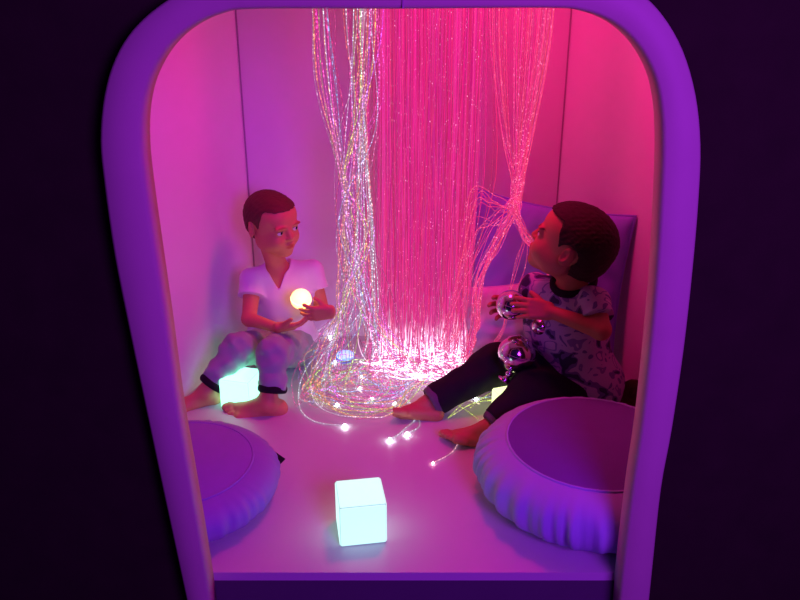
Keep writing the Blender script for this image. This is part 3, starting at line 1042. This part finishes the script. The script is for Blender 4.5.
# --- left, multicoloured hank
rootL = empty('fibre_optic_hank', (-0.12, 2.15, 0), 'multicoloured sparkling strands hanging left of the pink curtain and looping over the floor', 'light strands')
tips = []
for i in range(52):
    fam = random.random()
    if fam < 0.25:       # leftmost lock
        x0 = U(-0.225, -0.185)
        ctrl = [(x0, 2.15, 1.34), (x0 + 0.002, 2.15, 1.05), (x0 + U(.005, .02), 2.14, 0.85), (U(-0.165, -0.145), 2.13, 0.62), (U(-0.16, -0.12), 2.12, 0.45)]
    elif fam < 0.75:
        x0 = U(-0.115, -0.065) if random.random() < .7 else U(-0.18, -0.05)
        ctrl = [(x0, 2.15 + U(-.03, .03), 1.34), (x0 + U(-.01, .01), 2.15, 1.05), (x0 + U(-.03, .02), 2.14, 0.82), (U(-0.16, -0.08), 2.13, 0.62), (U(-0.18, -0.07), 2.12, 0.45)]
    else:
        x0 = U(-0.20, -0.02)
        ctrl = [(x0, 2.15, 1.34), (x0 + U(-.01, .01), 2.15, 1.0), (U(-0.16, -0.06), 2.13, 0.75), (U(-0.18, -0.06), 2.12, 0.50)]
    side = random.random()
    if side < 0.30:      # swings out to the left, big loops
        ctrl += [(U(-0.18, -0.15), 2.10 + U(-.04, .04), U(0.24, 0.3)), (U(-0.225, -0.16), 2.10 + U(-.05, .05), U(0.12, 0.19)), (U(-0.30, -0.20), 2.07 + U(-.06, .06), U(0.03, 0.10)), (U(-0.29, -.20), 1.98 + U(-.05, .08), 0.02)]
        cx, cy = -0.09 + U(-.02, .02), 2.04 + U(-.03, .03); rx, ry = U(0.09, 0.20), U(0.09, 0.19); a0 = math.pi * U(0.9, 1.2); tn = U(0.4, 1.1)
    elif side < 0.65:
        ctrl += [(U(-0.17, -0.08), 2.12 + U(-.06, .06), U(0.2, 0.3)), (U(-0.21, -0.08), 2.10 + U(-.08, .08), 0.06)]
        cx, cy = U(-0.13, -0.06), U(2.02, 2.10); rx, ry = U(0.07, 0.18), U(0.06, 0.17); a0 = U(2, 4.5); tn = U(0.5, 1.3) * random.choice((-1, 1))
    else:
        ctrl += [(U(-0.14, -0.02), 2.12 + U(-.06, .06), U(0.2, 0.3)), (U(-0.10, 0.06), 2.12 + U(-.08, .08), 0.05)]
        cx, cy = U(-0.06, 0.02), U(2.08, 2.16); rx, ry = U(0.05, 0.14), U(0.06, 0.14); a0 = U(0, 6); tn = U(0.5, 1.2) * random.choice((-1, 1))
    ctrl += floor_loop(cx, cy, rx, ry, a0, tn, 0.04)
    pts = spline(ctrl, 7)
    ph = U(0, 6)
    tt = np.linspace(0, 1, len(pts))
    env = np.clip(1.2 - pts[:, 2], 0.1, 1)
    pts[:, 1] = np.minimum(pts[:, 1], 2.43)
    pts[:, 0] += 0.005 * np.sin(tt * 26 + ph) * env * (pts[:, 2] > 0.05)
    pts[:, 1] += 0.006 * np.sin(tt * 19 + ph * 2) * env * (pts[:, 2] > 0.05)
    c1 = np.array(random.choice(PAL)); c2 = np.array(random.choice(PAL))
    s = np.clip((1.0 - pts[:, 2]) / 0.9, 0, 1)[:, None]
    col = c1 * (1 - s) + (c2 * 0.85 + np.array((1, .1, .45)) * 0.15) * s
    build_strand('strand', pts, col * U(0.5, 1.5), U(0.0008, 0.0013), sm_left, rootL)
    tips.append(pts[-1])

# hand-placed floor strands that end in bright tips at the front of the heap
for tx, ty, side_ in ((345, 426, 0), (390, 440, 1), (407, 434, 1), (337, 404, 0), (372, 398, 1), (360, 388, 0), (395, 403, 1), (362, 376, 1), (335, 362, 0), (330, 337, 0), (358, 331, 1)):
    e = P(tx, ty, Z=0.004)
    st = V((U(-0.16, -0.06), 2.14, 0.30))
    if ty > 395:
        ctrl = [(U(-.1, -.06), 2.15, 1.34), (-0.1, 2.15, 0.9), st, (U(-0.27, -0.2), min(e.y + 0.22, 2.40), 0.08), (U(-0.29, -0.26), e.y + 0.12, 0.012), (e.x - 0.07 - U(0, .04), e.y + 0.03, 0.004), e]
        if side_: ctrl = [(U(-.1, -.06), 2.15, 1.34), (-0.1, 2.15, 0.9), st, (U(-0.1, 0.05), min(e.y + 0.30, 2.40), 0.06), (U(0.0, 0.06), e.y + 0.14, 0.01), (e.x + 0.035, e.y + 0.05, 0.004), e]
    else:
        ctrl = [(U(-.1, -.06), 2.15, 1.34), (-0.1, 2.15, 0.9), st, (e.x + U(-.1, .05), e.y - 0.05, 0.03), (e.x - 0.05, e.y - .02, 0.01), e]
    pts = spline(ctrl, 12)
    build_strand('strand', pts, np.array((0.8, 0.9, 1.0)), 0.0013, sm_left, rootL)
    v, f = sphere_geo(V(pts[-1]) + V((0, 0, 0.001)), 0.0045 if ty > 420 else 0.003, 12, 8)
    t_ = mesh_obj('glowing_tip', v, f, tipm, rootL)
    t_['label'] = 'bright bluish white glowing tip'

# --- centre, dense pink curtain
rootC = empty('fibre_optic_curtain', (0.08, 2.2, 0), 'dense curtain of fine glowing pink light strands in the middle of the back wall', 'light strands')
stuff_v, stuff_f, stuff_c = [], [], []
for i in range(420):
    x0 = U(-0.05, 0.215); y0 = U(2.16, 2.34)
    if i % 5 == 0: x0 = U(-0.09, 0.24)
    dx = U(-0.02, 0.02) if random.random() < .8 else U(-0.06, 0.06)
    ctrl = [(x0, y0, 1.34), (x0 + dx * .2, y0, 0.95), (x0 + dx * 0.6, y0 + U(-.01, .01), 0.6), (min(x0 + dx, 0.205), y0 + U(-.02, .02), 0.3),
            (min(x0 + dx + U(-.02, .02), 0.2), y0 + U(-.05, .05), 0.06)]
    fx, fy = ctrl[-1][0], ctrl[-1][1]
    cx, cy = min(max(fx + U(-.05, .05), -.04), 0.16), min(max(fy - U(0.0, 0.12), 2.13), 2.34)
    q = floor_loop(cx, cy, U(0.02, 0.08), U(0.02, 0.07), U(0, 6), U(0.4, 1.2) * random.choice((-1, 1)), 0.06, 8, 0.04)
    ctrl += q
    pts = spline(ctrl, 4)
    pts[:, 1] = np.minimum(pts[:, 1], 2.44)
    b = U(0.5, 1.2)
    top = np.array((1.0, U(.01, .05), U(.16, .36))) * b
    low = np.array((1.0, 0.12, 0.42)) * U(0.5, 1.1) if random.random() < .66 else np.array((1.0, 0.75, 0.95)) * U(2, 9.0)
    col = grad(pts, top, low, 0.13, 0.03)
    if i < 100:
        build_strand('strand', pts, col, 0.0011, sm_mid, rootC)
    else:
        v, f = tube_geo(pts, 0.0010, 4, off=len(stuff_v) and sum(len(a) for a in stuff_v))
        stuff_v.append(v); stuff_f += f; stuff_c.append(np.repeat(col, 4, axis=0))
o = mesh_obj('strands', np.concatenate(stuff_v), stuff_f, sm_mid, rootC)
tint(o, np.concatenate(stuff_c)); o['kind'] = 'stuff'

# --- right, pink-red hank gathered beside the boy's face
rootR = empty('fibre_optic_hank', (0.30, 2.1, 0), 'thin red-pink light strands gathered to a knot above the blue pillow', 'light strands')
for i in range(64):
    x0 = U(0.22, 0.375); y0 = U(2.04, 2.12)
    if i % 3 == 0: x0 = U(0.33, 0.375)
    k = P(516 + U(-6, 6), 192 + U(-8, 8), Y=2.06)
    k2 = P(513 + U(-6, 7), 208 + U(-6, 6), Y=2.03)
    ctrl = [(x0, y0, 1.34), (x0 + U(-.005, .005), y0, 1.0), (x0 * 0.55 + k.x * 0.45, 2.08, 0.76), tuple(k), tuple(k2)]
    m = random.random()
    if m < 0.30:
        a = P(525 + U(-4, 5), 235 + U(-6, 6), Y=2.02 + U(-.01, .01))
        ctrl += [tuple(a), tuple(P(545, 262 + U(-5, 5), Y=2.06)), tuple(P(552, 320, Y=2.08)), (0.40, 2.08, 0.1)]
    elif m < 0.38:    # towards the boy's face and over the shirt front
        a = P(525 + U(-4, 5), 235 + U(-6, 6), Y=1.975 + U(-.01, .01))
        b = P(520 + U(-6, 6), 262 + U(-5, 5), Y=1.985)
        ctrl += [tuple(a), tuple(b), tuple(P(508 + U(-5, 5), 300, Y=1.99)), tuple(P(500, 335 + U(-5, 5), Y=2.03)), (0.2, 2.09, 0.05), (U(0.12, .19), 2.1 + U(0, .1), 0.004)]
    elif m < 0.75:   # arcs to the left
        a = P(495 + U(-6, 6), 207 + U(-12, 20), Y=2.06)
        b = P(474 + U(-8, 4), 225 + U(-30, 60), Y=2.10)
        ctrl += [tuple(a), tuple(b), (U(.13, .19), 2.15, 0.18), (U(.08, .18), 2.15 + U(0, .1), 0.02)]
    else:
        a = P(495 + U(-5, 5), 245 + U(-5, 5), Y=2.02)
        b = P(478 + U(-5, 5), 285 + U(-8, 8), Y=2.06)
        ctrl += [tuple(a), tuple(b), tuple(P(474 + U(-5, 6), 330, Y=2.10)), (U(0.15, .2), 2.11, 0.03), (U(0.1, .2), 2.12 + U(0, .1), 0.004)]
    pts = spline(ctrl, 8)
    pts[:, 2] = np.maximum(pts[:, 2], 0.002)
    g_ = U(0.55, 1.1)
    build_strand('strand', pts, np.array((1.0, U(0.02, .07), U(0.12, 0.3))) * g_, 0.0010, sm_right, rootR)

# --- loose strands on the floor in front of and between the dark-haired boy's legs
rootF = empty('fibre_optic_strands', (0.16, 1.86, 0), 'few loose yellow-green and white light strands on the floor between the black trouser legs', 'light strands')
yg = (0.75, 1.0, 0.12)
for a, b, c_, tipc in (((492, 392), (470, 408), yg, None), ((500, 402), (452, 405), yg, None), ((470, 396), (448, 418), yg, None), ((452, 402), (478, 419), yg, None), ((448, 418), (500, 400), yg, None),
                       ((480, 404), (447, 410), (1, .9, .5), None), ((497, 396), (476, 398), (.6, .9, 1), 't'), ((505, 402), (488, 410), (1, .5, .5), None),
                       ((449, 446), (433, 463), (1, .5, .6), 'p')):
    A = P(*a, Z=0.02); B = P(*b, Z=0.004)
    mid_ = (A + B) / 2 + V((0, U(-.02, .02), 0.01))
    if tipc == 'p': A = P(462, 436, Z=0.004); mid_ = P(452, 452, Z=0.004)
    pts = spline([A, mid_, B], 10)
    build_strand('strand', pts, np.array(c_) * 1.2, 0.0014, sm_left, rootF)
    if tipc:
        v, f = sphere_geo(B, 0.003, 12, 8)
        mesh_obj('glowing_tip', v, f, tipm if tipc == 't' else tipm_p, rootF)

# --- blue lit puck behind the loops
pk = P(345, 356, Z=0.012)
rp = empty('puck_light', (pk.x, pk.y, 0), 'small blue glowing puck light on the floor behind the looping strands', 'puck light')
v, f = sphere_geo((pk.x, pk.y, 0.015), 0.03, 32, 16, rad=(0.028, 0.028, 0.012))
mesh_obj('dome', v, f, glow('blue_puck', (0.02, 0.25, 1.0), 2.6), rp)
ring_obj('base_ring', (pk.x, pk.y, 0.006), (0, 0, 1), 0.028, 0.004, M['pouffe_l'], rp)


# ================================================================== LIGHT
def area(name, loc, target, size, power, col, spread=180):
    l = bpy.data.lights.new(name, 'AREA'); l.energy = power; l.color = col; l.size = size; l.shape = 'DISK'
    l.spread = math.radians(spread)
    o = bpy.data.objects.new(name, l); COL.objects.link(o)
    o.location = loc
    o.rotation_euler = (V(target) - V(loc)).to_track_quat('-Z', 'Y').to_euler()
    return o


# light engine over the strands
area('fibre_light_engine', (0.18, 1.98, 1.33), (0.18, 2.05, 0.0), 0.22, 7.2, (1.0, 0.008, 0.20))
# violet room light in front of the den
area('violet_room_light', (0.75, -0.40, 1.25), (-0.1, 2.0, 0.5), 0.8, 36.0, (0.42, 0.025, 1.0))
w = bpy.data.worlds.new('world'); scn.world = w; w.use_nodes = True
w.node_tree.nodes['Background'].inputs[0].default_value = (0.10, 0.03, 0.25, 1)
w.node_tree.nodes['Background'].inputs[1].default_value = 0.10
